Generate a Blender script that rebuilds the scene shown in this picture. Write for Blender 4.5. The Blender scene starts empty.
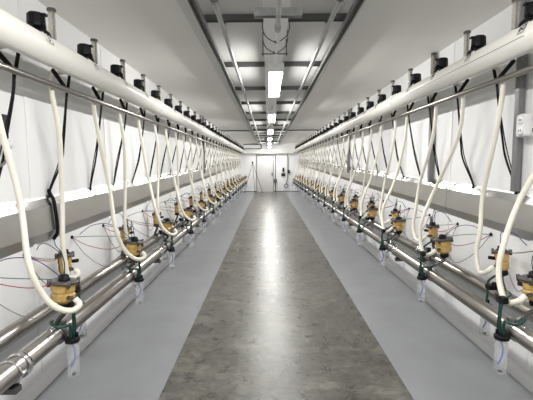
import bpy, math, random
from mathutils import Vector, Matrix
R = random.Random(7)
C = bpy.context.scene.collection
PI = math.pi
H = 1.55            # eye height; heights Z are given from the floor
CX = 0.10           # middle of the room
WALL = 1.686        # half width
FAR = 21.6
BACK = -3.0
CEIL = 2.69

# ------------------------------------------------------------------ materials
def mat(name, col, rough=.5, metal=0., trans=0., ior=1.45, noise=None, bump=None, emis=None, spec=None):
    m = bpy.data.materials.new(name); m.use_nodes = True
    nt = m.node_tree; b = nt.nodes['Principled BSDF']
    b.inputs['Base Color'].default_value = (*col, 1)
    b.inputs['Roughness'].default_value = rough
    b.inputs['Metallic'].default_value = metal
    b.inputs['Transmission Weight'].default_value = trans
    b.inputs['IOR'].default_value = ior
    if spec is not None: b.inputs['Specular IOR Level'].default_value = spec
    tc = nt.nodes.new('ShaderNodeTexCoord')
    if noise:
        sc, amt = noise[0], noise[1]
        mp = nt.nodes.new('ShaderNodeMapping'); mp.inputs['Scale'].default_value = noise[2] if len(noise) > 2 else (1, 1, 1)
        nt.links.new(tc.outputs['Object'], mp.inputs[0])
        n = nt.nodes.new('ShaderNodeTexNoise'); n.inputs['Scale'].default_value = sc; n.inputs['Detail'].default_value = 5
        nt.links.new(mp.outputs[0], n.inputs['Vector'])
        r = nt.nodes.new('ShaderNodeValToRGB')
        r.color_ramp.elements[0].position = .3; r.color_ramp.elements[1].position = .7
        r.color_ramp.elements[0].color = (*[c * (1 - amt) for c in col], 1)
        r.color_ramp.elements[1].color = (*[min(1, c * (1 + amt)) for c in col], 1)
        nt.links.new(n.outputs['Fac'], r.inputs[0]); nt.links.new(r.outputs[0], b.inputs['Base Color'])
    if bump:
        n2 = nt.nodes.new('ShaderNodeTexNoise'); n2.inputs['Scale'].default_value = bump[0]; n2.inputs['Detail'].default_value = 4
        nt.links.new(tc.outputs['Object'], n2.inputs['Vector'])
        bp = nt.nodes.new('ShaderNodeBump'); bp.inputs['Strength'].default_value = bump[1]; bp.inputs['Distance'].default_value = .01
        nt.links.new(n2.outputs['Fac'], bp.inputs['Height']); nt.links.new(bp.outputs[0], b.inputs['Normal'])
    if emis:
        b.inputs['Emission Color'].default_value = (*emis[0], 1); b.inputs['Emission Strength'].default_value = emis[1]
    return m

M = dict(
    wall=mat('white_wall_panel', (.87, .87, .88), .5, spec=.3, noise=(1.2, .02), bump=(6, .05)),
    wall_trim=mat('white_trim', (.70, .70, .71), .4),
    curb=mat('white_coving', (.86, .86, .86), .4),
    ceil=mat('ceiling_panel', (.80, .79, .755), .45, noise=(.8, .04), bump=(4, .06)),
    ceil2=mat('ceiling_centre_panel', (.68, .68, .66), .7, noise=(.8, .04)),
    black_beam=mat('dark_beam', (.07, .065, .06), .5),
    strut=mat('dark_strut_steel', (.13, .13, .125), .45, .5),
    galv=mat('galvanised_steel', (.45, .46, .46), .48, .85, noise=(30, .12)),
    galv2=mat('slotted_channel_steel', (.27, .27, .265), .45, .6, noise=(30, .12)),
    steel=mat('stainless_pipe', (.42, .395, .37), .29, 1., noise=(3, .06, (1, .15, 1))),
    trough=mat('brushed_stainless', (.50, .49, .47), .34, .9, noise=(5, .05, (1, .3, 1))),
    flange=mat('polished_flange', (.55, .54, .53), .13, .95),
    pvc=mat('white_plastic_pipe', (.76, .745, .705), .28, noise=(2, .03)),
    hose=mat('ivory_milk_hose', (.83, .80, .69), .32, noise=(3, .03)),
    black=mat('black_plastic', (.006, .006, .007), .5, spec=.25),
    cable=mat('black_rubber_cable', (.006, .006, .007), .55, spec=.25),
    dark=mat('dark_grey_metal', (.12, .115, .11), .35, .6),
    amber=mat('amber_plastic', (.72, .48, .17), .25, trans=.25, noise=(14, .18)),
    green=mat('dark_green_hose', (.012, .055, .045), .35),
    clear=mat('clear_acrylic', (.96, .98, 1.), .04, trans=1., ior=1.25),
    glass=mat('sight_glass', (.82, .80, .72), .08, trans=.85, ior=1.3),
    blue=mat('blue_tube', (.02, .07, .60), .35),
    wred=mat('red_wire', (.38, .02, .04), .4),
    wgreen=mat('green_wire', (.03, .16, .13), .4),
    wblue=mat('blue_wire', (.03, .04, .20), .4),
    grey=mat('grey_conduit', (.20, .20, .205), .45, .2),
    box=mat('grey_white_box', (.72, .72, .72), .4),
    ink=mat('black_ink', (.03, .03, .03), .6),
    label=mat('white_label', (.86, .85, .80), .5),
    door=mat('door_paint', (.66, .655, .63), .4, noise=(2, .02)),
    chrome=mat('chrome', (.7, .7, .7), .12, 1.),
    tube=mat('lit_diffuser', (1, 1, 1), .4, emis=((1, .985, .95), 36)),
    duct=mat('duct_enamel', (.84, .84, .83), .45),
    white=mat('white_enamel', (.82, .82, .82), .35),
)

def clear_mat():
    m = M['clear']; nt = m.node_tree; b = nt.nodes['Principled BSDF']; out = nt.nodes['Material Output']
    b.inputs['Transmission Weight'].default_value = 0; b.inputs['Base Color'].default_value = (.85, .88, .90, 1); b.inputs['Roughness'].default_value = .08
    tr = nt.nodes.new('ShaderNodeBsdfTransparent'); mx = nt.nodes.new('ShaderNodeMixShader'); mx.inputs[0].default_value = .19
    nt.links.new(tr.outputs[0], mx.inputs[1]); nt.links.new(b.outputs[0], mx.inputs[2]); nt.links.new(mx.outputs[0], out.inputs[0])
clear_mat()
M['tube'].cycles.emission_sampling = 'FRONT'
def glass_mat():
    m = M['glass']; nt = m.node_tree; b = nt.nodes['Principled BSDF']; out = nt.nodes['Material Output']
    b.inputs['Transmission Weight'].default_value = 0; b.inputs['Base Color'].default_value = (.60, .56, .48, 1)
    tr = nt.nodes.new('ShaderNodeBsdfTransparent'); mx = nt.nodes.new('ShaderNodeMixShader'); mx.inputs[0].default_value = .28
    nt.links.new(tr.outputs[0], mx.inputs[1]); nt.links.new(b.outputs[0], mx.inputs[2]); nt.links.new(mx.outputs[0], out.inputs[0])
glass_mat()
def concrete():
    m = bpy.data.materials.new('sealed_concrete'); m.use_nodes = True
    nt = m.node_tree; b = nt.nodes['Principled BSDF']; L = nt.links.new
    tc = nt.nodes.new('ShaderNodeTexCoord')
    def noise(sc, det, dist=0., scale=(1, 1, 1)):
        mp = nt.nodes.new('ShaderNodeMapping'); mp.inputs['Scale'].default_value = scale
        L(tc.outputs['Object'], mp.inputs[0])
        n = nt.nodes.new('ShaderNodeTexNoise'); n.inputs['Scale'].default_value = sc; n.inputs['Detail'].default_value = det
        n.inputs['Distortion'].default_value = dist; n.inputs['Roughness'].default_value = .72
        L(mp.outputs[0], n.inputs['Vector']); return n
    def ramp(src, stops):
        r = nt.nodes.new('ShaderNodeValToRGB'); e = r.color_ramp.elements
        while len(e) < len(stops): e.new(.5)
        for i, (p, c) in enumerate(stops): e[i].position = p; e[i].color = (*c, 1) if isinstance(c, tuple) else (c, c, c, 1)
        L(src, r.inputs[0]); return r
    def mix(t, f, a, c):
        x = nt.nodes.new('ShaderNodeMixRGB'); x.blend_type = t
        if isinstance(f, float): x.inputs[0].default_value = f
        else: L(f, x.inputs[0])
        L(a, x.inputs[1]); L(c, x.inputs[2]); return x
    n1 = noise(1.3, 8, .8); n2 = noise(6, 10, .35); n3 = noise(13, 12, 0., (1, 1.2, 1))
    base = ramp(n1.outputs['Fac'], [(.3, (.066, .063, .054)), (.5, (.092, .089, .078)), (.72, (.140, .134, .116))])
    fine = ramp(n2.outputs['Fac'], [(.3, .74), (.5, 1.), (.7, 1.26)])
    c1 = mix('MULTIPLY', 1., base.outputs[0], fine.outputs[0])
    sp = ramp(n3.outputs['Fac'], [(.36, .50), (.64, 1.5)])
    c2 = mix('MULTIPLY', .8, c1.outputs[0], sp.outputs[0])
    # trowel swirls
    w = nt.nodes.new('ShaderNodeTexWave'); w.wave_type = 'RINGS'; w.inputs['Scale'].default_value = .55
    w.inputs['Distortion'].default_value = 14; w.inputs['Detail'].default_value = 3; w.inputs['Detail Scale'].default_value = .7
    L(tc.outputs['Object'], w.inputs['Vector'])
    sw = ramp(w.outputs['Fac'], [(.84, 0.), (.97, .28)])
    lt = nt.nodes.new('ShaderNodeRGB'); lt.outputs[0].default_value = (.36, .34, .29, 1)
    n4 = noise(2.2, 5, .5); msk = ramp(n4.outputs['Fac'], [(.45, 0.), (.65, 1.)])
    mk = mix('MULTIPLY', 1., sw.outputs[0], msk.outputs[0])
    c3 = mix('MIX', mk.outputs[0], c2.outputs[0], lt.outputs[0])
    # pale scuffs
    n5 = noise(8, 10, .9); sc5 = ramp(n5.outputs['Fac'], [(.54, 0.), (.72, .42)])
    c4 = mix('MIX', sc5.outputs[0], c3.outputs[0], lt.outputs[0])
    L(c4.outputs[0], b.inputs['Base Color'])
    ro = ramp(n2.outputs['Fac'], [(.25, .22), (.75, .38)]); L(ro.outputs[0], b.inputs['Roughness'])
    ad = nt.nodes.new('ShaderNodeMath'); ad.operation = 'ADD'; ad.inputs[0].default_value = 0.
    n6 = noise(24, 5, 0.); L(n6.outputs['Fac'], ad.inputs[1])
    bp = nt.nodes.new('ShaderNodeBump'); bp.inputs['Strength'].default_value = .22; bp.inputs['Distance'].default_value = .01
    L(ad.outputs[0], bp.inputs['Height']); L(bp.outputs[0], b.inputs['Normal'])
    return m
M['concrete'] = concrete()
M['paint'] = mat('grey_floor_paint', (.262, .270, .285), .38, noise=(2.2, .07), bump=(18, .06))

# ------------------------------------------------------------------ mesh helpers
def spline(pts, n=8):
    P = [Vector(p) for p in pts]
    if len(P) < 3: return P
    Q = [P[0] * 2 - P[1]] + P + [P[-1] * 2 - P[-2]]
    out = []
    for i in range(1, len(Q) - 2):
        a, b, c, d = Q[i - 1:i + 3]
        for k in range(n):
            t = k / n
            out.append(.5 * ((2 * b) + (c - a) * t + (2 * a - 5 * b + 4 * c - d) * t * t + (3 * b - a - 3 * c + d) * t ** 3))
    out.append(P[-1]); return out

class MB:
    def __init__(s): s.v = []; s.f = []; s.sm = []
    def add(s, vs, fs, smooth=False):
        o = len(s.v); s.v += [Vector(v) for v in vs]
        for f in fs: s.f.append([i + o for i in f]); s.sm.append(smooth)
        return s
    def box(s, c, d, rot=None):
        c = Vector(c); hx, hy, hz = d[0] / 2, d[1] / 2, d[2] / 2
        vs = [Vector((x, y, z)) for z in (-hz, hz) for y in (-hy, hy) for x in (-hx, hx)]
        if rot: vs = [rot @ v for v in vs]
        return s.add([v + c for v in vs], [(0, 2, 3, 1), (4, 5, 7, 6), (0, 1, 5, 4), (2, 6, 7, 3), (0, 4, 6, 2), (1, 3, 7, 5)])
    def tube(s, pts, r, seg=8, n=8, smooth=True, radii=None, caps=True):
        P = spline(pts, n) if n else [Vector(p) for p in pts]
        N = len(P); T = []
        for i in range(N):
            T.append((P[min(i + 1, N - 1)] - P[max(i - 1, 0)]).normalized())
        u = T[0].orthogonal().normalized(); vs = []
        for i in range(N):
            u = (u - T[i] * u.dot(T[i])).normalized(); w = T[i].cross(u)
            rr = radii(i / (N - 1)) if radii else r
            for k in range(seg):
                a = 2 * PI * k / seg; vs.append(P[i] + (u * math.cos(a) + w * math.sin(a)) * rr)
        fs = [(i * seg + k, i * seg + (k + 1) % seg, (i + 1) * seg + (k + 1) % seg, (i + 1) * seg + k) for i in range(N - 1) for k in range(seg)]
        s.add(vs, fs, smooth)
        if caps:
            o = len(s.v) - len(vs)
            s.f.append([o + k for k in reversed(range(seg))]); s.sm.append(False)
            s.f.append([o + (N - 1) * seg + k for k in range(seg)]); s.sm.append(False)
        return s
    def cyl(s, a, b, r, seg=16, r2=None):
        r2 = r if r2 is None else r2
        return s.tube([a, b], r, seg, 0, True, lambda t: r + (r2 - r) * t)
    def lathe(s, prof, c, rot=None, seg=20, smooth=True, closed=False):
        c = Vector(c); vs = []
        for r, z in prof:
            for k in range(seg):
                a = 2 * PI * k / seg; v = Vector((r * math.cos(a), r * math.sin(a), z))
                vs.append((rot @ v if rot else v) + c)
        n = len(prof); rng = range(n) if closed else range(n - 1)
        fs = [(i * seg + k, i * seg + (k + 1) % seg, ((i + 1) % n) * seg + (k + 1) % seg, ((i + 1) % n) * seg + k) for i in rng for k in range(seg)]
        if not closed:
            fs += [tuple(reversed(range(seg))), tuple((n - 1) * seg + k for k in range(seg))]
        return s.add(vs, fs, smooth)
    def torus(s, c, R_, r, axis='y', seg=24, sg=8, a0=0, a1=2 * PI):
        full = abs(a1 - a0 - 2 * PI) < 1e-6; c = Vector(c); vs = []
        n = seg if full else seg + 1
        for i in range(n):
            a = a0 + (a1 - a0) * i / seg
            for k in range(sg):
                b = 2 * PI * k / sg; q = R_ + r * math.cos(b); h = r * math.sin(b)
                p = {'y': (q * math.cos(a), h, q * math.sin(a)), 'z': (q * math.cos(a), q * math.sin(a), h), 'x': (h, q * math.cos(a), q * math.sin(a))}[axis]
                vs.append(Vector(p) + c)
        fs = [(i * sg + k, ((i + 1) % n) * sg + k, ((i + 1) % n) * sg + (k + 1) % sg, i * sg + (k + 1) % sg) for i in range(n if full else n - 1) for k in range(sg)]
        if not full: fs += [tuple(range(sg)), tuple((n - 1) * sg + k for k in reversed(range(sg)))]
        return s.add(vs, fs, True)
    def prism(s, poly, y0, y1, rise=0.):      # poly of (x, z) swept along y, climbing by rise per metre
        n = len(poly)
        vs = [(x, y0, z + rise * y0) for x, z in poly] + [(x, y1, z + rise * y1) for x, z in poly]
        return s.add(vs, [(i, (i + 1) % n, n + (i + 1) % n, n + i) for i in range(n)] + [tuple(reversed(range(n))), tuple(range(n, 2 * n))])
    def build(s, name, m, parent=None, origin=None, bevel=0):
        o0 = Vector(origin) if origin is not None else (Vector(parent['_o']) if parent is not None and '_o' in parent else Vector((0, 0, 0)))
        me = bpy.data.meshes.new(name)
        me.from_pydata([tuple(v - o0) for v in s.v], [], s.f)
        import bmesh
        bm = bmesh.new(); bm.from_mesh(me); bmesh.ops.recalc_face_normals(bm, faces=bm.faces); bm.to_mesh(me); bm.free()
        me.polygons.foreach_set('use_smooth', s.sm); me.update()
        me.materials.append(m)
        o = bpy.data.objects.new(name, me); C.objects.link(o)
        o['_o'] = tuple(o0)
        if parent is not None: o.parent = parent
        else: o.location = o0
        if bevel:
            b = o.modifiers.new('Bevel', 'BEVEL'); b.width = bevel; b.segments = 2; b.limit_method = 'ANGLE'
        return o

def tag(o, label, cat, group=None):
    o['label'] = label; o['category'] = cat
    if group: o['group'] = group
    return o
def thing(name, loc, label=None, cat=None, group=None):
    o = bpy.data.objects.new(name, None); C.objects.link(o); o.location = loc; o['_o'] = tuple(loc)
    o.empty_display_size = .05
    if label: tag(o, label, cat, group)
    return o
def struct(name, mb, m, bevel=0):
    o = mb.build(name, m, bevel=bevel); o['kind'] = 'structure'; return o
KIDS = {}
def copy_tree(o, dy=0., parent=None):
    c = o.copy(); C.objects.link(c)
    if parent is not None: c.parent = parent
    else: c.location.y += dy
    for ch in o.children: copy_tree(ch, 0, c)
    return c

W1 = 'zeroth first second third fourth fifth sixth seventh eighth ninth tenth eleventh twelfth thirteenth fourteenth fifteenth sixteenth seventeenth eighteenth nineteenth'.split()
def ordn(n):
    if n < 20: return W1[n]
    t, u = divmod(n, 10); T = {2: 'twent', 3: 'thirt', 4: 'fort'}[t]
    return T + 'ieth' if u == 0 else T + 'y-' + W1[u]

def X(s, half): return CX + s * half
SIDE = {-1: 'left', 1: 'right'}

# ------------------------------------------------------------------ room shell
mid_l, mid_r = -.738, .949
def slab(x0, x1, y0, y1, z0, z1): return MB().box(((x0 + x1) / 2, (y0 + y1) / 2, (z0 + z1) / 2), (x1 - x0, y1 - y0, z1 - z0))
XL, XR = CX - WALL, CX + WALL
struct('floor', slab(mid_l, mid_r, BACK, FAR, -.1, 0), M['concrete'])
struct('floor_left', slab(XL, mid_l, BACK, FAR, -.1, .002), M['paint'])
struct('floor_right', slab(mid_r, XR, BACK, FAR, -.1, .002), M['paint'])
struct('wall_left', slab(XL - .1, XL, BACK - .1, FAR + .1, -.1, CEIL + .1), M['wall'])
struct('wall_right', slab(XR, XR + .1, BACK - .1, FAR + .1, -.1, CEIL + .1), M['wall'])
struct('wall_far', slab(XL, XR, FAR, FAR + .1, -.1, CEIL + .1), M['wall'])
struct('wall_back', slab(XL, XR, BACK - .1, BACK, -.1, CEIL + .1), M['wall'])
struct('ceiling', slab(XL, XR, BACK, FAR, CEIL, CEIL + .1), M['ceil'])
struct('trim_1', slab(-.62, .70, BACK, FAR, CEIL - .012, CEIL), M['ceil2'])
struct('trim_2', slab(XL, XR, 13.12, 13.19, CEIL - .03, CEIL), M['black_beam'])
for s in (-1, 1):
    x = X(s, WALL)
    struct('baseboard_' + SIDE[s], MB().prism([(x, 0), (x - s * .022, 0), (x - s * .020, .085), (x - s * .004, .105), (x, .105)], BACK, FAR), M['curb'])
struct('baseboard_far', slab(XL + .03, XR - .03, FAR - .014, FAR, 0, .035), M['black_beam'])
k = 3
for s in (-1, 1):
    x = X(s, WALL)
    y = 1.35
    while y < FAR - .3:
        struct('trim_%d' % k, MB().box((x - s * .003, y, 1.40), (.006, .035, 2.57)), M['curb'], .002); k += 1; y += 1.22

# ------------------------------------------------------------------ ceiling steelwork, duct and lights
ys = [3.04 + 1.36 * i for i in range(-2, 13)]
for i, y in enumerate(ys):
    if y < 0: continue
    n = i
    mb = MB().prism([(0, 0), (0, 0)], 0, 0) if False else MB()
    z = CEIL - .012
    mb.box((.055, y, z - .022), (1.12, .042, .003)); mb.box((.055, y - .020, z - .034), (1.12, .003, .026)); mb.box((.055, y + .020, z - .034), (1.12, .003, .026))
    mb.box((.055, y, z - .01), (1.12, .03, .02))
    o = mb.build('cross_strut', M['strut'], origin=(.055, y, z))
    tag(o, 'dark steel cross strut under the ceiling, %s from the camera' % ordn(n), 'strut', 'dark ceiling cross struts')
def channel(name, x, z, w, m, label):
    mb = MB()
    L = FAR - BACK - .1; yc = (FAR + BACK) / 2
    mb.box((x, yc, z), (w, L, .003)); mb.box((x - w / 2, yc, z - .018), (.003, L, .036)); mb.box((x + w / 2, yc, z - .018), (.003, L, .036))
    tag(mb.build(name, m), label, 'channel')
zs = CEIL - .075
channel('ceiling_channel', -.475, zs, .045, M['galv2'], 'long dark steel channel along the left side of the ceiling rack')
channel('ceiling_channel', .60, zs, .045, M['galv2'], 'long dark steel channel along the right side of the ceiling rack')
for x, lab in ((-.335, 'shiny round steel conduit on the left of the ceiling lights'), (.47, 'shiny round steel conduit on the right of the ceiling lights')):
    t = thing('ceiling_conduit', (x, BACK + .1, zs - .02), lab, 'conduit')
    MB().cyl((x, BACK + .05, zs - .02), (x, FAR - .02, zs - .02), .019, 14).build('pipe', M['galv'], t)
    for y in [2.55 + 3.05 * i for i in range(6)]:
        MB().cyl((x, y - .03, zs - .02), (x, y + .03, zs - .02), .025, 14).build('coupling', M['strut'] if y < 3 else M['galv'], t)
    for y in ys[1:]:
        MB().box((x, y, zs + .008), (.05, .03, .014)).build('clamp', M['strut'], t)
o = MB().box((.068, (BACK + FAR) / 2, CEIL - .045), (.185, FAR - BACK - .1, .066)).build('ceiling_duct', M['duct'], bevel=.004)
tag(o, 'white rectangular duct running along the middle of the ceiling', 'duct')

t = thing('light_feed_conduit', (.075, 1.5, 2.52), 'grey conduit with a short crossbar feeding the nearest ceiling light', 'conduit')
MB().tube([(.075, 2.10, 2.612), (.075, 2.12, 2.56), (.075, 2.20, 2.505), (.075, 2.32, 2.50), (.076, 2.5, 2.50), (.078, 2.80, 2.50)], .017, 14, 6).build('pipe', M['galv'], t)
MB().cyl((.078, 2.76, 2.50), (.078, 2.84, 2.50), .023, 14).build('end_fitting', M['galv'], t)
mb = MB(); mb.box((.075, 2.60, 2.535), (.31, .045, .004)); mb.box((.075, 2.578, 2.525), (.31, .004, .05)); mb.box((.075, 2.622, 2.525), (.31, .004, .05))
mb.build('crossbar', M['galv'], t)
MB().tube([(.078, 2.84, 2.50), (.082, 2.98, 2.47), (.075, 3.2, 2.475), (.082, 3.5, 2.46), (.088, 3.80, 2.49)], .014, 8).build('cable', M['white'], t)
for y, dz in ((3.0, 0), (3.28, 0)):
    mb = MB(); mb.tube([(-.03, y, 2.645), (-.03, y, 2.56), (.0, y, 2.50), (.07, y, 2.465), (.14, y, 2.50), (.17, y, 2.56), (.17, y, 2.645)], .004, 6)
    mb.cyl((.055, y, 2.465), (.09, y, 2.465), .010, 8)
    tag(mb.build('hanger_loop', M['dark'], origin=(.07, y, 2.645)), 'thin dark wire hanger loop round the ceiling duct, %s one' % ('nearer' if y < 3.1 else 'farther'), 'hanger', 'wire hangers under the duct')
mb = MB().cyl((-.05, 3.55, 2.53), (.19, 3.55, 2.53), .005, 6)
for x in (-.035, .175): mb.cyl((x, 3.55, 2.51), (x, 3.55, 2.66), .005, 6)
tag(mb.build('threaded_rod_hanger', M['dark'], origin=(.07, 3.55, 2.6)), 'thin threaded rod trapeze just before the nearest light', 'hanger')

lights = [.62 - 3.19, .62] + [3.81 + 3.19 * i for i in range(6)]  # first two are out of view, added to light the foreground
LZ = H + .905
for i, y in enumerate(lights):
    y0, y1 = y, y + 1.38; x = .09
    t = thing('ceiling_light', (x, (y0 + y1) / 2, LZ + .07))
    n = i - 1
    tag(t, ('lit long white ceiling light, %s in view from the camera' % ordn(n)) if n > 0 else ('unseen long white ceiling light added overhead behind the camera, %s' % ('near' if n == 0 else 'far')), 'light', 'ceiling lights down the middle')
    MB().box((x, (y0 + y1) / 2, LZ + .046), (.150, y1 - y0, .05)).build('housing', M['white'], t, bevel=.01)
    lens = [(x - .064, LZ + .024), (x - .062, LZ + .004), (x - .045, LZ - .018), (x + .045, LZ - .018), (x + .062, LZ + .004), (x + .064, LZ + .024)]
    ya, yb_ = y0 + .01, y1 - .01
    df = MB().add([(a, ya, b) for a, b in lens] + [(a, yb_, b) for a, b in lens], [(q, q + 6, q + 7, q + 1) for q in range(5)])
    df = df.build('diffuser', M['tube'], t)
    # the open trough-shaped lens shines outwards and down only
    if df.data.polygons[2].normal.z > 0:
        df.data.flip_normals()
    for yy in (y0, y1):
        MB().box((x, yy, LZ + .012), (.150, .022, .074)).build('end_cap', M['duct'], t, bevel=.004)
    for yy in (y0 + .25, y1 - .25):
        MB().cyl((x, yy, LZ + .07), (x, yy, 2.617), .006, 6).build('hanger_rod', M['dark'], t)

# ------------------------------------------------------------------ long pipe runs on both sides
PIPE_H, PIPE_R = 1.36, .077
PZ = {-1: H + .655, 1: H + .688}
FR_H, BK_H, ST_Z, ST_R = 1.32, 1.59, H - .968, .05
RAIL_H = 1.49; RAIL_Z = {-1: H + .522, 1: H + .560}
SP = .57; D0 = 2.2; NST = 33
def dist(i): return D0 + SP * i

for s in (-1, 1):
    sd = SIDE[s]; PIPE_Z = PZ[s]
    # white header pipe
    x = X(s, PIPE_H)
    t = thing('white_header_pipe', (x, 2, PIPE_Z), 'fat white plastic pipe running high along the %s wall' % sd, 'pipe')
    MB().cyl((x, BACK + .02, PIPE_Z), (x, FAR - .25, PIPE_Z), PIPE_R, 36).build('barrel', M['pvc'], t)
    for y in [4.46 + 3.0 * i for i in range(-1, 6)]:
        MB().lathe([(PIPE_R - .004, -.075), (PIPE_R + .009, -.07), (PIPE_R + .010, .055), (PIPE_R + .006, .07), (PIPE_R - .004, .075)], (x, y, PIPE_Z), Matrix.Rotation(-PI / 2, 3, 'X'), 36).build('coupling', M['pvc'], t)
    if s == 1:
        a = math.radians(180 + 8)
        px, pz = x + PIPE_R * math.cos(a), PIPE_Z + PIPE_R * math.sin(a)
        mb = MB().box((px + .0005, 3.0, pz), (.002, 1.7, .003))
        mb.build('printed_line', M['ink'], t)
    for i in range(0, NST):
        y = dist(i) - .03
        num = 3 + i if s == -1 else 60 - i
        ang = math.radians(26)
        c = Vector((x - s * (PIPE_R + .0015) * math.cos(ang), y, PIPE_Z + (PIPE_R + .0015) * math.sin(ang)))
        nrm = Vector((-s * math.cos(ang), 0, math.sin(ang)))
        ux = Vector((0, -s, 0)) * -1   # reading direction seen from the aisle
        ux = Vector((0, 1, 0)) if s == -1 else Vector((0, -1, 0))
        uz = nrm.cross(ux)
        if uz.z < 0: uz = -uz
        rot = Matrix((ux, uz, ux.cross(uz))).transposed()
        lb = MB().box(c, (.064, .056, .003), rot).build('number_label', M['label'], t)
        if i < 14:
            fr = MB()
            for dx, dy, w, h in ((0, .025, .060, .003), (0, -.025, .060, .003), (.0285, 0, .003, .053), (-.0285, 0, .003, .053)):
                fr.box(c + rot @ Vector((dx, dy, .0018)), (w, h, .001), rot)
            cu = bpy.data.curves.new('digits', 'FONT'); cu.body = str(num); cu.size = .052; cu.align_x = 'CENTER'; cu.align_y = 'CENTER'; cu.extrude = .0005; cu.offset = .001
            tmp = bpy.data.objects.new('digits', cu)
            me = bpy.data.meshes.new_from_object(tmp)
            fr.add([c + rot @ (v.co + Vector((0, 0, .0022))) for v in me.vertices], [tuple(p.vertices) for p in me.polygons])
            bpy.data.objects.remove(tmp); bpy.data.meshes.remove(me)
            f = fr.build('digits', M['ink'], lb, origin=lb['_o'])
    # thin rail
    x = X(s, RAIL_H); z = RAIL_Z[s]
    tag(MB().cyl((x, BACK + .02, z), (x, FAR - .02, z), .019, 18).build('steel_rail', M['steel'], origin=(x, 2, z)), 'thin round steel rail below the white pipe on the %s' % sd, 'rail')
    # twin steel pipes
    for nm, hf in (('front', FR_H), ('back', BK_H)):
        x = X(s, hf)
        t = thing('steel_pipe', (x, 2, ST_Z), 'stainless steel pipe low along the %s wall, %s one of the pair' % (sd, 'aisle-side' if nm == 'front' else 'wall-side'), 'pipe', 'low stainless steel pipes')
        MB().cyl((x, BACK + .02, ST_Z), (x, FAR - .12, ST_Z), ST_R, 28).build('barrel', M['steel'], t)
        for y in [1.72 + 2.4 * k for k in range(0, 9)]:
            MB().lathe([(ST_R, -.012), (ST_R + .014, -.012), (ST_R + .014, .012), (ST_R, .012)], (x, y + .07, ST_Z), Matrix.Rotation(-PI / 2, 3, 'X'), 24, closed=True).build('clamp_ring', M['chrome'], t)
    # wall brackets
    for k_, y in enumerate([1.72 + 2.4 * k for k in range(9)]):
        xf, xb, xw = X(s, FR_H), X(s, BK_H), X(s, WALL)
        t = thing('pipe_bracket', (xw, y, ST_Z - .08), 'steel wall bracket with black pad under the %s pipes, %s from camera' % (sd, ordn(k_ + 1)), 'bracket', 'pipe brackets along the walls')
        MB().box(((xf - s * .04 + xw) / 2, y, ST_Z - ST_R - .03), (abs(xw - xf) + .04, .045, .03)).build('arm', M['dark'], t, bevel=.003)
        MB().box((xw - s * .008, y, ST_Z - .08), (.014, .11, .16)).build('wall_plate', M['galv'], t, bevel=.003)
        for xx in (xf, xb):
            MB().torus((xx, y, ST_Z), ST_R + .006, .007, 'y').build('pipe_ring', M['chrome'], t)
            MB().box((xx, y, ST_Z - ST_R - .009), (.055, .05, .012)).build('pad', M['black'], t)
        MB().cyl((xf - s * .07, y - .02, ST_Z + .005), (xf - s * .07, y + .02, ST_Z + .005), .011, 8).build('ring_bolt', M['chrome'], t)
    # trough
    xw = X(s, WALL)
    t = thing('wall_trough', (xw, 2, 1.1), 'long angular stainless steel trough fixed to the %s wall' % sd, 'trough')
    pf = [(1.683, .281), (1.6570, .350), (1.643, .527), (1.686, .605)]
    poly = [(X(s, a), H - b) for a, b in pf]
    MB().prism(poly, BACK + .02, FAR - .04, .025).build('trough_body', M['trough'], t)
    MB().prism([(X(s, 1.6838), H - .2800), (X(s, 1.6556), H - .3505), (X(s, 1.6570), H - .3505), (X(s, 1.6840), H - .2815)], BACK + .02, FAR - .04, .025).build('top_flange', M['flange'], t)
    for y in [1.35 + 2.44 * k for k in range(8)]:
        e = .003
        MB().prism([(X(s, a - e * k_), H - b + e * q_) for (a, b), k_, q_ in zip(pf, (0, 1, 1, 0), (1, 1, -1, -1))], y - .02, y + .02, .025).build('joint_strap', M['galv'], t)

# ------------------------------------------------------------------ station equipment
def cluster_rot(s, deg, ax='Y'): return Matrix.Rotation(math.radians(deg), 3, ax)
def make_valve(s):
    PIPE_Z = PZ[s]
    x, y, z = X(s, PIPE_H + .03), D0 + .035, PIPE_Z + .069
    t = thing('valve', (x, y, z))
    b = MB(); b.lathe([(.014, 0), (.020, .004), (.018, .028), (.024, .034), (.024, .052), (.016, .056)], (x, y, z - .006), None, 14)
    b.build('valve_stem', M['black'], t)
    b = MB(); b.lathe([(.034, 0), (.046, .004), (.048, .02), (.046, .066), (.039, .076), (.012, .080)], (x, y, z + .048), None, 10, smooth=False)
    b.build('valve_body', M['black'], t)
    b = MB(); b.tube([(x - s * .03, y - .01, z + .065), (x - s * .055, y - .02, z + .050), (x - s * .062, y - .03, z + .020)], .0085, 8, 5); b.build('elbow', M['black'], t)
    b = MB(); b.tube([(x - s * .01, y + .03, z + .05), (x - s * .03, y + .055, z + .035), (x - s * .035, y + .075, z + .005)], .010, 8, 5)
    b.build('outlet', M['black'], t)
    MB().box((x - s * .035, y, z + .115), (.05, .03, .014)).build('lever', M['black'], t, bevel=.003)
    return t
def make_sight(s):
    PIPE_Z = PZ[s]
    y, z = D0 + .20, PIPE_Z + .070
    x = X(s, PIPE_H + .03)
    t = thing('sight_tube', (x, y, z))
    MB().lathe([(.021, 0), (.021, .17), (.017, .17), (.017, 0)], (x, y, z + .03), None, 16, closed=True).build('tube', M['glass'], t)
    MB().lathe([(.024, 0), (.026, .004), (.026, .034), (.020, .038)], (x, y, z - .008), None, 16).build('socket', M['pvc'], t)
    MB().lathe([(.016, 0), (.024, .001), (.026, .004), (.026, .014), (.022, .017)], (x, y, z + .196), None, 16).build('cap', M['dark'], t)
    MB().cyl((x + .007, y + .004, z + .03), (x + .007, y + .004, z + .195), .006, 8).build('inner_rod', M['dark'], t)
    return t
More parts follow.
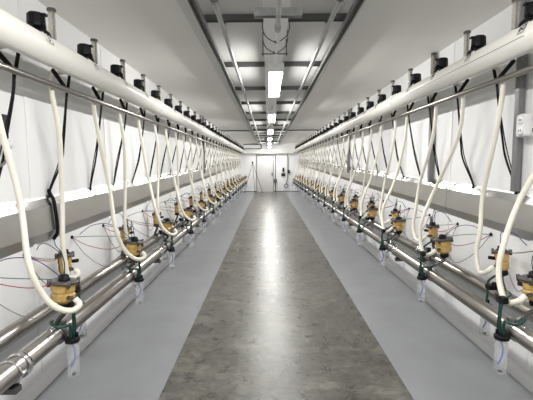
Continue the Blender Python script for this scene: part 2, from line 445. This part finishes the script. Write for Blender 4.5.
def make_cable(s, v):
    PIPE_Z = PZ[s]
    rr = random.Random(50 + v * 2 + s)
    y = D0 + .015; xr = X(s, RAIL_H + .030); zr = RAIL_Z[s]; xw = X(s, WALL - .016)
    t = thing('control_cable', (xr, y, zr))
    MB().tube([(X(s, 1.475), y - .25, PIPE_Z - .045), (xr, y, zr + .012), (xr, y + .004, zr - .004)], .0135, 8, 0).build('thick_lead', M['cable'], t)
    MB().tube([(X(s, 1.52), y + .05, PIPE_Z - .01), (xr, y + .010, zr + .006)], .0105, 8, 0).build('short_lead', M['cable'], t)
    d2, b1 = rr.uniform(-.03, .10), rr.uniform(-.03, .10)
    zt = H - .232; xe = X(s, WALL - .012)
    for nm, r_, o_ in (('drop', .0075, 0), ('thin_drop', .004, -.012)):
        MB().tube([(xr, y + .004 + o_, zr + .005), (X(s, RAIL_H + .05), y + .01 + o_, zr - .12), (X(s, WALL - .09), y + b1 * .7 + o_ * 2, H + .18), (X(s, WALL - .05), y + b1 + o_ * 3, H + .03), (xw, y + d2 + o_, zt + .06), (xe, y + d2 + o_, zt + .004)], r_, 7).build(nm, M['cable'], t)
    return t
def meter_x(s, front):
    if front: return X(s, 1.27 if s == -1 else 1.41)
    return X(s, 1.555 if s == -1 else 1.565)
def make_meter(s, front, v):
    D0 = 2.12
    rr = random.Random(90 + v * 4 + s + 10 * front)
    xm = meter_x(s, front); y = D0; xp = X(s, FR_H if front else BK_H)
    zb = H - (.765 if front else .755)
    t = thing('milk_meter', (xp, y, ST_Z + ST_R))
    tilt = Matrix.Rotation(math.radians((-s) * rr.uniform(2, 8)), 3, 'Y') @ Matrix.Rotation(math.radians(rr.uniform(-7, 7)), 3, 'X')
    c = Vector((xm, y, zb))
    if front:
        prof = [(.030, -.014), (.052, .0), (.062, .012), (.064, .042), (.058, .048), (.058, .055), (.064, .061), (.067, .096), (.060, .102)]; top = .102; R0 = .078
    else:
        prof = [(.024, -.014), (.038, -.004), (.043, .006), (.044, .045), (.039, .050), (.039, .056), (.045, .062), (.047, .108), (.042, .113)]; top = .113; R0 = .056
    MB().lathe(prof, c, tilt, 12, smooth=False).build('bowl', M['amber'], t)
    b = MB(); b.lathe([(R0 - .012, 0), (R0, .003), (R0, .014), (R0 - .006, .018)], c + tilt @ Vector((0, 0, top)), tilt, 20)
    for k in range(4):
        a = PI / 4 + k * PI / 2; b.lathe([(.010, -.012), (.010, .026), (.006, .028)], c + tilt @ Vector((R0 * math.cos(a), R0 * math.sin(a), top)), tilt, 8)
    b.build('top_plate', M['dark'], t)
    b = MB(); b.lathe([(.030, 0), (.032, .010), (.024, .018), (.022, .034), (.010, .038)], c + tilt @ Vector((-s * .008, -.01, top + .016)), tilt, 14)
    b.build('cap', M['black'], t)
    b = MB(); b.lathe([(.018, 0), (.019, .022), (.010, .026)], c + tilt @ Vector((s * .022, .028, top + .016)), tilt, 12)
    b.build('solenoid', M['black'], t)
    if not front and v % 2:
        MB().lathe([(.014, 0), (.015, .06), (.008, .065)], c + tilt @ Vector((.0, .02, top + .04)), tilt, 12).build('upright_sensor', M['grey'], t)
    MB().lathe([(.020, -.050), (.034, -.044), (.036, -.022), (.028, -.010)], c, tilt, 14).build('base', M['black'], t)
    # side knob and clip
    b = MB(); b.cyl(c + Vector((-s * .045, .02, .07)), c + Vector((-s * .085, .03, .075)), .013, 10)
    b.build('side_knob', M['black'], t)
    # outlet down to the pipe, clamp round the pipe
    b = MB(); b.tube([c + Vector((0, 0, -.045)), c + Vector((0, .004, -.075)), (xp + (xm - xp) * .4, y + .01, ST_Z + ST_R + .045), (xp, y + .012, ST_Z + ST_R + .012), (xp, y + .012, ST_Z + ST_R - .004)], .014, 10, 6)
    b.build('outlet_stem', M['dark'], t)
    b = MB(); b.lathe([(ST_R + .001, -.018), (ST_R + .006, -.018), (ST_R + .006, .018), (ST_R + .001, .018)], (xp, y + .012, ST_Z), Matrix.Rotation(-PI / 2, 3, 'X'), 24, closed=True)
    b.box((xp - s * .020, y + .012, ST_Z + ST_R + .012), (.05, .04, .022)); b.cyl((xp - s * .035, y - .03, ST_Z + ST_R + .012), (xp - s * .035, y + .05, ST_Z + ST_R + .012), .008, 8)
    b.build('pipe_clamp', M['dark'], t)
    # side port for the hose
    pc = c + Vector((-s * .03, -.02, .03)); pe = port(s, front)
    MB().tube([pc, (pc + pe) / 2, pe], .013, 10, 4).build('hose_port', M['hose'] if False else M['dark'], t)
    # wires from beneath the trough
    xo = X(s, 1.684); yo = y - (.16 + rr.uniform(-.05, .08)); zo = H - .575
    e = c + tilt @ Vector((0, 0, top + .03))
    MB().cyl((X(s, 1.686), yo, zo), (X(s, 1.676), yo, zo), .014, 10).build('grommet', M['black'], t)
    for nm, mm, dx, sag in (('red wire', 'wred', .0, .05), ('green wire', 'wgreen', .012, .01), ('blue wire', 'wblue', -.012, -.10), ('grey wire', 'grey', .02, .16)):
        mid = (Vector((xo, yo, zo)) + e) / 2; sg = sag + rr.uniform(-.03, .03); low = Vector((0, 0, -sg))
        lat = Vector((-s * rr.uniform(0, .06), rr.uniform(-.10, .06), 0))
        en = e + Vector((dx, rr.uniform(-.02, .02), -.01)) if sag < .1 else c + Vector((s * .03, .0, .0))
        oy = yo; yo = yo + (.13 if nm == 'blue wire' else 0)
        w = MB().tube([(xo, yo, zo), Vector((xo, yo, zo)) * .72 + en * .28 + low * .8 + lat * .6, Vector((xo, yo, zo)) * .35 + en * .65 + low * 1.0 + lat, en], .0028, 5, 7).build('wire', M[mm], t)
        w['label'] = nm; yo = oy
    if rr.random() < .7:
        # looped dark wires standing above the meter
        b = MB(); b.tube([e, e + Vector((s * .02, .05, .07)), e + Vector((s * .03, .03, .15)), e + Vector((s * .01, -.03, .12)), e + Vector((s * .02, 0, .02))], .0028, 5, 7)
        b.build('wire_loop', M['cable'], t)
    return t
def port(s, front):
    D0 = 2.12
    xm = meter_x(s, front); zb = H - (.765 if front else .755)
    return Vector((xm - s * .075, D0 - .045, zb + .03))
def make_hose(s, front, v):
    PIPE_Z = PZ[s]
    rr = random.Random(200 + v * 8 + s + 20 * front)
    e = port(s, front); xs = X(s, PIPE_H + .01); zt = PIPE_Z - PIPE_R
    xh = RAIL_H + .042
    k = rr.uniform(0, 1)
    if s == -1:
        y0 = D0 - .15 + rr.uniform(-.06, .06)
        q = 1. if front else .15
        pts = [(X(s, 1.42), y0 + .01, zt + .05), (X(s, xh - .02), y0, RAIL_Z[s] + .07), (X(s, xh), y0, RAIL_Z[s] - .02), (X(s, xh - .03), y0 + .01, H + .22), ((X(s, xh) * .62 + (e.x - .12 * q) * .38), y0 + .02 + .04 * k, H - .18), (e.x - .15 * q, e.y - .05 - .07 * q, H - .50), (e.x - .10 * q, e.y - .05 - .05 * q, e.z + .06), (e.x - .04 * q, e.y - .05 - .025 * q, e.z - .025), (e.x + .015, e.y - .04, e.z - .055), (e.x + .045, e.y - .005, e.z - .035), (e.x + .02, e.y - .002, e.z)]
    else:
        y0 = D0 + .0 + rr.uniform(-.12, .12); ov = .14 + .20 * k
        pts = [(X(s, 1.42), y0 - .01, zt + .05), (X(s, xh - .02), y0, RAIL_Z[s] + .07), (X(s, xh), y0, RAIL_Z[s] - .02), (X(s, xh - .02), y0 + .02, H + .22), ((X(s, xh) * .5 + e.x * .5), D0 + ov * .7, H - .22), (e.x - .03, e.y + ov * 1.05, H - .50), (e.x - .06, e.y + ov * .95, e.z + .08), (e.x - .07, e.y + ov * .62, e.z - .035), (e.x - .065, e.y + ov * .30 + .01, e.z - .065), (e.x - .045, e.y + .01, e.z - .035), (e.x - .015, e.y - .002, e.z)]
    return MB().tube(pts, .0165, 12, 9).build('milk_hose', M['hose'], origin=(xs, y0, zt))
def make_cup(s, front, v):
    D0 = 2.10
    rr = random.Random(400 + v * 8 + s + 20 * front)
    x = X(s, 1.222) if front else X(s, 1.455); y = D0 + .01; zt = H - .985 if front else H - 1.02
    xp = X(s, FR_H if front else BK_H)
    t = thing('sample_cup', (x, y, zt - .2))
    r = .034; z0 = zt - .215
    MB().lathe([(.002, z0 - zt), (r, z0 - zt), (r, -.004), (r - .004, -.004), (r - .004, z0 - zt + .005), (.002, z0 - zt + .005)], (x, y, zt), None, 20, closed=True).build('clear_body', M['clear'], t)
    for k in range(3):
        pass
    b = MB(); b.lathe([(.030, -.016), (.040, -.014), (.041, .004), (.036, .010), (.020, .013)], (x, y, zt), None, 18)
    for a in (.5, 2.4): b.lathe([(.009, 0), (.009, .028), (.005, .031)], (x + .024 * math.cos(a), y + .024 * math.sin(a), zt + .006), None, 8)
    b.build('lid', M['black'], t)
    MB().tube([(x - .008, y, zt - .018), (x + .010, y, zt - .07), (x + .006, y, zt - .12), (x - .014, y, zt - .165)], .0050, 6, 6).build('dip_tube', M['blue'], t)
    MB().lathe([(.003, 0), (.012, 0), (.012, .006), (.003, .006)], (x, y, z0 + .005), None, 10).build('base_valve', M['black'], t)
    # hoses
    if front:
        h = [(x + s * .006, y - .012, zt + .01), (x, y - .014, zt + .06), (x - s * .004, y - .03, zt + .10), (x - s * .02, y - .09, zt + .115), (x + s * .015, y - .125, zt + .125), (x + s * .065, y - .09, zt + .135), (xp - s * .02, y - .05, zt + .125)]
        MB().tube(h, .0085, 8, 7).build('loop_hose', M['green'], t)
        MB().tube([(x, y + .014, zt + .01), (x - s * .002, y + .022, zt + .08), (x + s * .006, y + .028, zt + .17), (xp - s * .04, y + .03, zt + .24)], .0095, 8, 7).build('riser_hose', M['green'], t)
        b = MB(); b.cyl((xp - s * .02, y - .09, ST_Z + ST_R + .012), (xp - s * .02, y - .015, ST_Z + ST_R + .012), .012, 10); b.cyl((xp - s * .02, y - .05, ST_Z + ST_R - .004), (xp - s * .02, y - .05, ST_Z + ST_R + .04), .008, 8)
        b.build('fitting', M['chrome'], t)
        b = MB(); b.tube([(x, y + .026, zt + .012), (x - s * .008, y + .03, zt + .06), (x, y + .03, zt + .2)], .0045, 6, 5)
        b.box((x + s * .012, y + .02, zt + .205), (.03, .045, .035)); b.build('hook', M['black'], t)
    else:
        MB().tube([(x, y, zt + .008), (x + s * .012, y + .01, zt + .09), (x + s * .02, y + .02, zt + .17), (xp - s * .06, y + .0, zt + .225), (xp - s * .045, y - .02, zt + .24)], .0085, 8, 7).build('riser_hose', M['green'], t)
        b = MB(); b.box((x + s * .03, y + .0, zt + .135), (.05, .06, .03)); b.box((x + s * .045, y - .03, zt + .16), (.035, .035, .03)); b.build('hook', M['black'], t)
    return t

for s in (-1, 1):
    sd = SIDE[s]
    NV = 4
    valve = make_valve(s); sight = make_sight(s)
    cables = [make_cable(s, v) for v in range(NV)]
    protos = {}
    for fr in (True, False):
        for v in range(NV):
            protos[fr, v] = (make_meter(s, fr, v), make_hose(s, fr, v), make_cup(s, fr, v if v < 1 else 0) if v == 0 else None)
    used = set()
    def put(o, dy):
        if o.name in used: c = copy_tree(o, dy - moved[o.name])
        else: used.add(o.name); moved[o.name] = dy; o.location.y += dy; c = o
        return c
    moved = {}
    cnt = {True: 0, False: 0}
    for i in range(-1, NST):
        dy = SP * i; v = (i * 7 + (i // 4) * 3) % NV if i >= 0 else 1
        q = '%s %s from camera' % (sd, ordn(i + 2))
        c = put(cables[v], dy)
        tag(c, 'black forked cable dropping from rail to trough on the %s wall, %s from the camera' % (sd, ordn(i + 2)), 'cable', 'black cables on the %s wall' % sd)
        if i < 0: continue
        n = ordn(i + 1)
        tag(put(valve, dy), 'black plastic valve on top of the %s white pipe, %s from the camera' % (sd, n), 'valve', 'black valves on the %s white pipe' % sd)
        tag(put(sight, dy), 'clear capped sight tube on the %s white pipe, %s from the camera' % (sd, n), 'tube', 'sight tubes on the %s white pipe' % sd)
        fr = i % 2 == 0; v = (i // 2) % NV
        me, ho, _ = protos[fr, v]; cu = protos[fr, 0][2]
        cnt[fr] += 1; n = ordn(cnt[fr]); row = 'aisle-side' if fr else 'wall-side'
        tag(put(me, dy), 'amber milk meter with dark top over the %s %s steel pipe, %s from camera' % (sd, row, n), 'meter', 'amber meters over the %s steel pipes' % sd)
        tag(put(ho, dy), 'ivory hose hanging from the %s white pipe to its %s %s meter' % (sd, n, row), 'hose', 'ivory hoses on the %s side' % sd)
        tag(put(cu, dy), ('clear cup with black lid hanging before the %s steel pipes, %s from camera' if fr else 'clear cup half hidden between the two %s steel pipes, %s from camera') % (sd, n), 'cup', 'clear sample cups on the %s side' % sd)

# ------------------------------------------------------------------ wall conduits and boxes
for s, y, r, lab in ((1, 2.73, .026, 'grey vertical conduit behind the outlet box on the right wall'), (1, 4.16, .028, 'grey vertical conduit on the right wall, second from the camera'), (1, 8.4, .03, 'thick grey vertical conduit halfway along the right wall'), (-1, 9.4, .03, 'thick grey vertical conduit halfway along the left wall')):
    x = X(s, WALL - .014 - r)
    o = MB().box((x + s * (r * .2), y, (H - .21 + CEIL) / 2), (r * 1.6, r * 2, CEIL - H + .21)).build('wall_conduit', M['grey'], origin=(x, y, H), bevel=.006)
    tag(o, lab, 'conduit')
def outlet(s, y, z, lab):
    xw = X(s, WALL); xc = xw - s * .10
    t = thing('outlet_box', (xw, y, z), lab, 'outlet')
    MB().box((xw - s * .082, y, z), (.075, .13, .155)).build('housing', M['box'], t, bevel=.022)
    for dz in (-.035, .035):
        b = MB().lathe([(.028, -.004), (.029, .003), (.02, .005)], (xw - s * .122, y, z + dz), Matrix.Rotation(-s * PI / 2, 3, 'Y'), 18)
        p = b.build('socket_face', M['white'], t)
        b = MB()
        for dyy in (-.009, .009): b.box((xw - s * .1275, y + dyy, z + dz), (.003, .005, .014))
        b.build('slots', M['ink'], p, origin=t['_o'])
    b = MB()
    for dz in (-.035, .035):
        b.box((xw - s * .082 + .0, y - .0655, z + dz), (.012, .003, .022))
    b.build('side_slots', M['ink'], t)
    MB().cyl((xw - s * .012, y, z), (xw - s * .05, y, z), .03, 12).build('mounting_stub', M['grey'], t)
    return t
outlet(1, 2.57, H + .24, 'pale grey outlet box with black slots on the right wall')
outlet(1, 2.31, H + .24, 'pale grey outlet box cut by the right edge of the photo')
t = thing('switch_box', (X(-1, WALL), 2.27, H + .2), 'narrow black box with grey plug on the left wall at the photo edge', 'switch')
MB().box((X(-1, WALL - .035), 2.27, H + .23), (.05, .05, .14)).build('case', M['black'], t, bevel=.005)
MB().lathe([(.02, 0), (.036, .004), (.036, .05), (.02, .055)], (X(-1, WALL - .05), 2.27, H + .10), None, 14).build('plug', M['box'], t)
MB().tube([(X(-1, WALL - .05), 2.27, H + .1), (X(-1, WALL - .06), 2.26, H + .04), (X(-1, WALL - .05), 2.20, H + .0), (X(-1, WALL - .05), 2.14, H + .08)], .008, 8, 6).build('cord', M['grey'], t)
MB().box((X(-1, WALL - .008), 2.27, H + .19), (.016, .08, .10)).build('back_plate', M['grey'], t, bevel=.003)

yb = 2.76
rz = .025 * yb
pp = [(X(-1, a), yb, H - b + rz) for a, b in ((1.672, .235), (1.672, .262), (1.645, .325), (1.630, .53), (1.662, .60), (1.665, .66))]
t = thing('trough_cable', pp[0], 'thick black cable folded over the left wall trough near the camera', 'cable')
MB().tube(pp[:5], .013, 8, 4).build('cable', M['cable'], t)
MB().tube([pp[4], (pp[5][0], yb + .03, pp[5][2]), (X(-1, 1.64), yb + .08, H - .66), (X(-1, 1.60), yb + .06, H - .72)], .003, 6, 5).build('wire', M['wblue'], t)

# ------------------------------------------------------------------ far end
y = FAR
d = struct('door_1', MB().box((-.155, y - .02, 1.0), (.90, .04, 2.0)), M['door'], .004)
fr = MB(); fr.box((-.155, y - .025, 2.02), (.96, .05, .03)); fr.box((-.62, y - .025, 1.02), (.02, .05, 2.04)); fr.box((.31, y - .025, 1.02), (.03, .05, 2.04))
struct('trim_%d' % (k), fr, M['grey'])
MB().box((.24, y - .055, .98), (.05, .05, .16)).build('door_handle', M['dark'], d)
t = thing('wall_pipe_with_box', (.42, y, .0), 'dark vertical pipe with a square box between the door and the far right panel', 'pipe')
MB().cyl((.43, y - .035, .04), (.43, y - .035, 2.05), .022, 10).build('pipe', M['strut'], t)
MB().box((.42, y - .06, .62), (.16, .09, .2)).build('junction_box', M['strut'], t, bevel=.008)
t = thing('drop_pipe', (1.12, y, .3), 'dark vertical pipe ending in a round ring low on the far wall', 'pipe')
MB().tube([(1.12, y - .035, 2.1), (1.12, y - .035, 1.2), (1.10, y - .035, .75), (1.03, y - .05, .45)], .02, 10, 5).build('pipe', M['strut'], t)
MB().torus((1.03, y - .05, .33), .10, .022, 'y').build('ring', M['grey'], t)
for (bx, bz, w, h, lab) in ((.87, 1.22, .10, .22, 'small black control box on the far wall, upper left of three'), (1.16, 1.12, .14, .18, 'small black control box over the vertical pipe on the far wall'), (.86, .95, .2, .16, 'small black control box on the far wall, lowest of three')):
    yb = y - .035 if bx < 1 else y - .09
    t = thing('control_box', (bx, y, bz), lab, 'control box', 'black boxes on the far wall')
    MB().box((bx, yb, bz), (w, .06, h)).build('case', M['black'], t, bevel=.01)
    MB().cyl((bx, yb - .03, bz + .02), (bx, yb - .05, bz + .02), .025, 10).build('dial', M['grey'], t)
x0, x1 = X(-1, PIPE_H), X(1, PIPE_H)
o = MB().tube([(x0, FAR - .26, PIPE_Z - .0), (x0 + .01, FAR - .19, PIPE_Z - .03), (x0 + .08, FAR - .16, PIPE_Z - .06), (x0 + .3, FAR - .16, PIPE_Z - .06), (CX, FAR - .16, PIPE_Z - .06), (x1 - .3, FAR - .16, PIPE_Z - .06), (x1 - .08, FAR - .16, PIPE_Z - .06), (x1 - .01, FAR - .19, PIPE_Z - .03), (x1, FAR - .26, PIPE_Z)], .08, 20, 5).build('white_cross_pipe', M['pvc'])
tag(o, 'white plastic pipe crossing the far wall above the door', 'pipe')
o = MB().tube([(-1.36, FAR - .05, 2.40), (-.8, FAR - .05, 2.40), (-.42, FAR - .05, 2.40), (-.36, FAR - .05, 2.42), (-.34, FAR - .05, 2.48), (-.34, FAR - .05, 2.60), (-.38, FAR - .05, 2.64), (-1.36, FAR - .05, 2.64)], .025, 10, 6).build('return_pipe', M['strut'])
tag(o, 'thin dark pipe with a bend high on the far wall, left of the lights', 'pipe')
# tripod
t = thing('tripod', (-.80, 20.95, 0), 'thin black tripod standing in front of the far door', 'tripod')
ap = Vector((-.82, 20.95, 1.64))
for fx, fy in ((-1.27, 20.75), (-.30, 20.75), (-.72, 21.3)):
    g = MB().tube([ap, (fx, fy, .03)], .024 if fy < 20.5 else .012, 8, 0).build('leg', M['black'], t)
    MB().lathe([(.022, 0), (.024, .03), (.016, .05)], (fx, fy, 0.002), None, 10).build('rubber_foot', M['black'], g, origin=t['_o'])
MB().lathe([(.03, -.03), (.05, -.02), (.05, .03), (.03, .045)], ap, None, 12).build('head', M['black'], t)

# ------------------------------------------------------------------ world, camera
w = bpy.data.worlds.new('World'); bpy.context.scene.world = w; w.use_nodes = True
w.node_tree.nodes['Background'].inputs[0].default_value = (.5, .5, .5, 1); w.node_tree.nodes['Background'].inputs[1].default_value = .05
cam = bpy.data.cameras.new('Camera'); co = bpy.data.objects.new('Camera', cam); C.objects.link(co)
F = 385.
cam.sensor_width = 36; cam.lens = F * 36 / 533; cam.clip_start = .02; cam.clip_end = 100
pitch = math.atan(36 / F); yaw = math.atan(1.5 / F)
co.matrix_world = Matrix.Translation((0, 0, H)) @ (Matrix.Rotation(yaw, 4, 'Z') @ Matrix.Rotation(PI / 2 - pitch, 4, 'X') @ Matrix.Rotation(-.008, 4, 'Z'))
sc = bpy.context.scene; sc.camera = co
for o in sc.objects:
    if '_o' in o: del o['_o']
vs = sc.view_settings
vs.view_transform = 'Standard'; vs.look = 'None'; vs.gamma = 1; vs.use_curve_mapping = False; vs.exposure = 1.35
sc.cycles.max_bounces = 12; sc.cycles.diffuse_bounces = 6; sc.cycles.glossy_bounces = 5; sc.cycles.transmission_bounces = 8
sc.cycles.caustics_reflective = False; sc.cycles.caustics_refractive = False
sc.cycles.sample_clamp_indirect = 3
sc.cycles.use_denoising = True
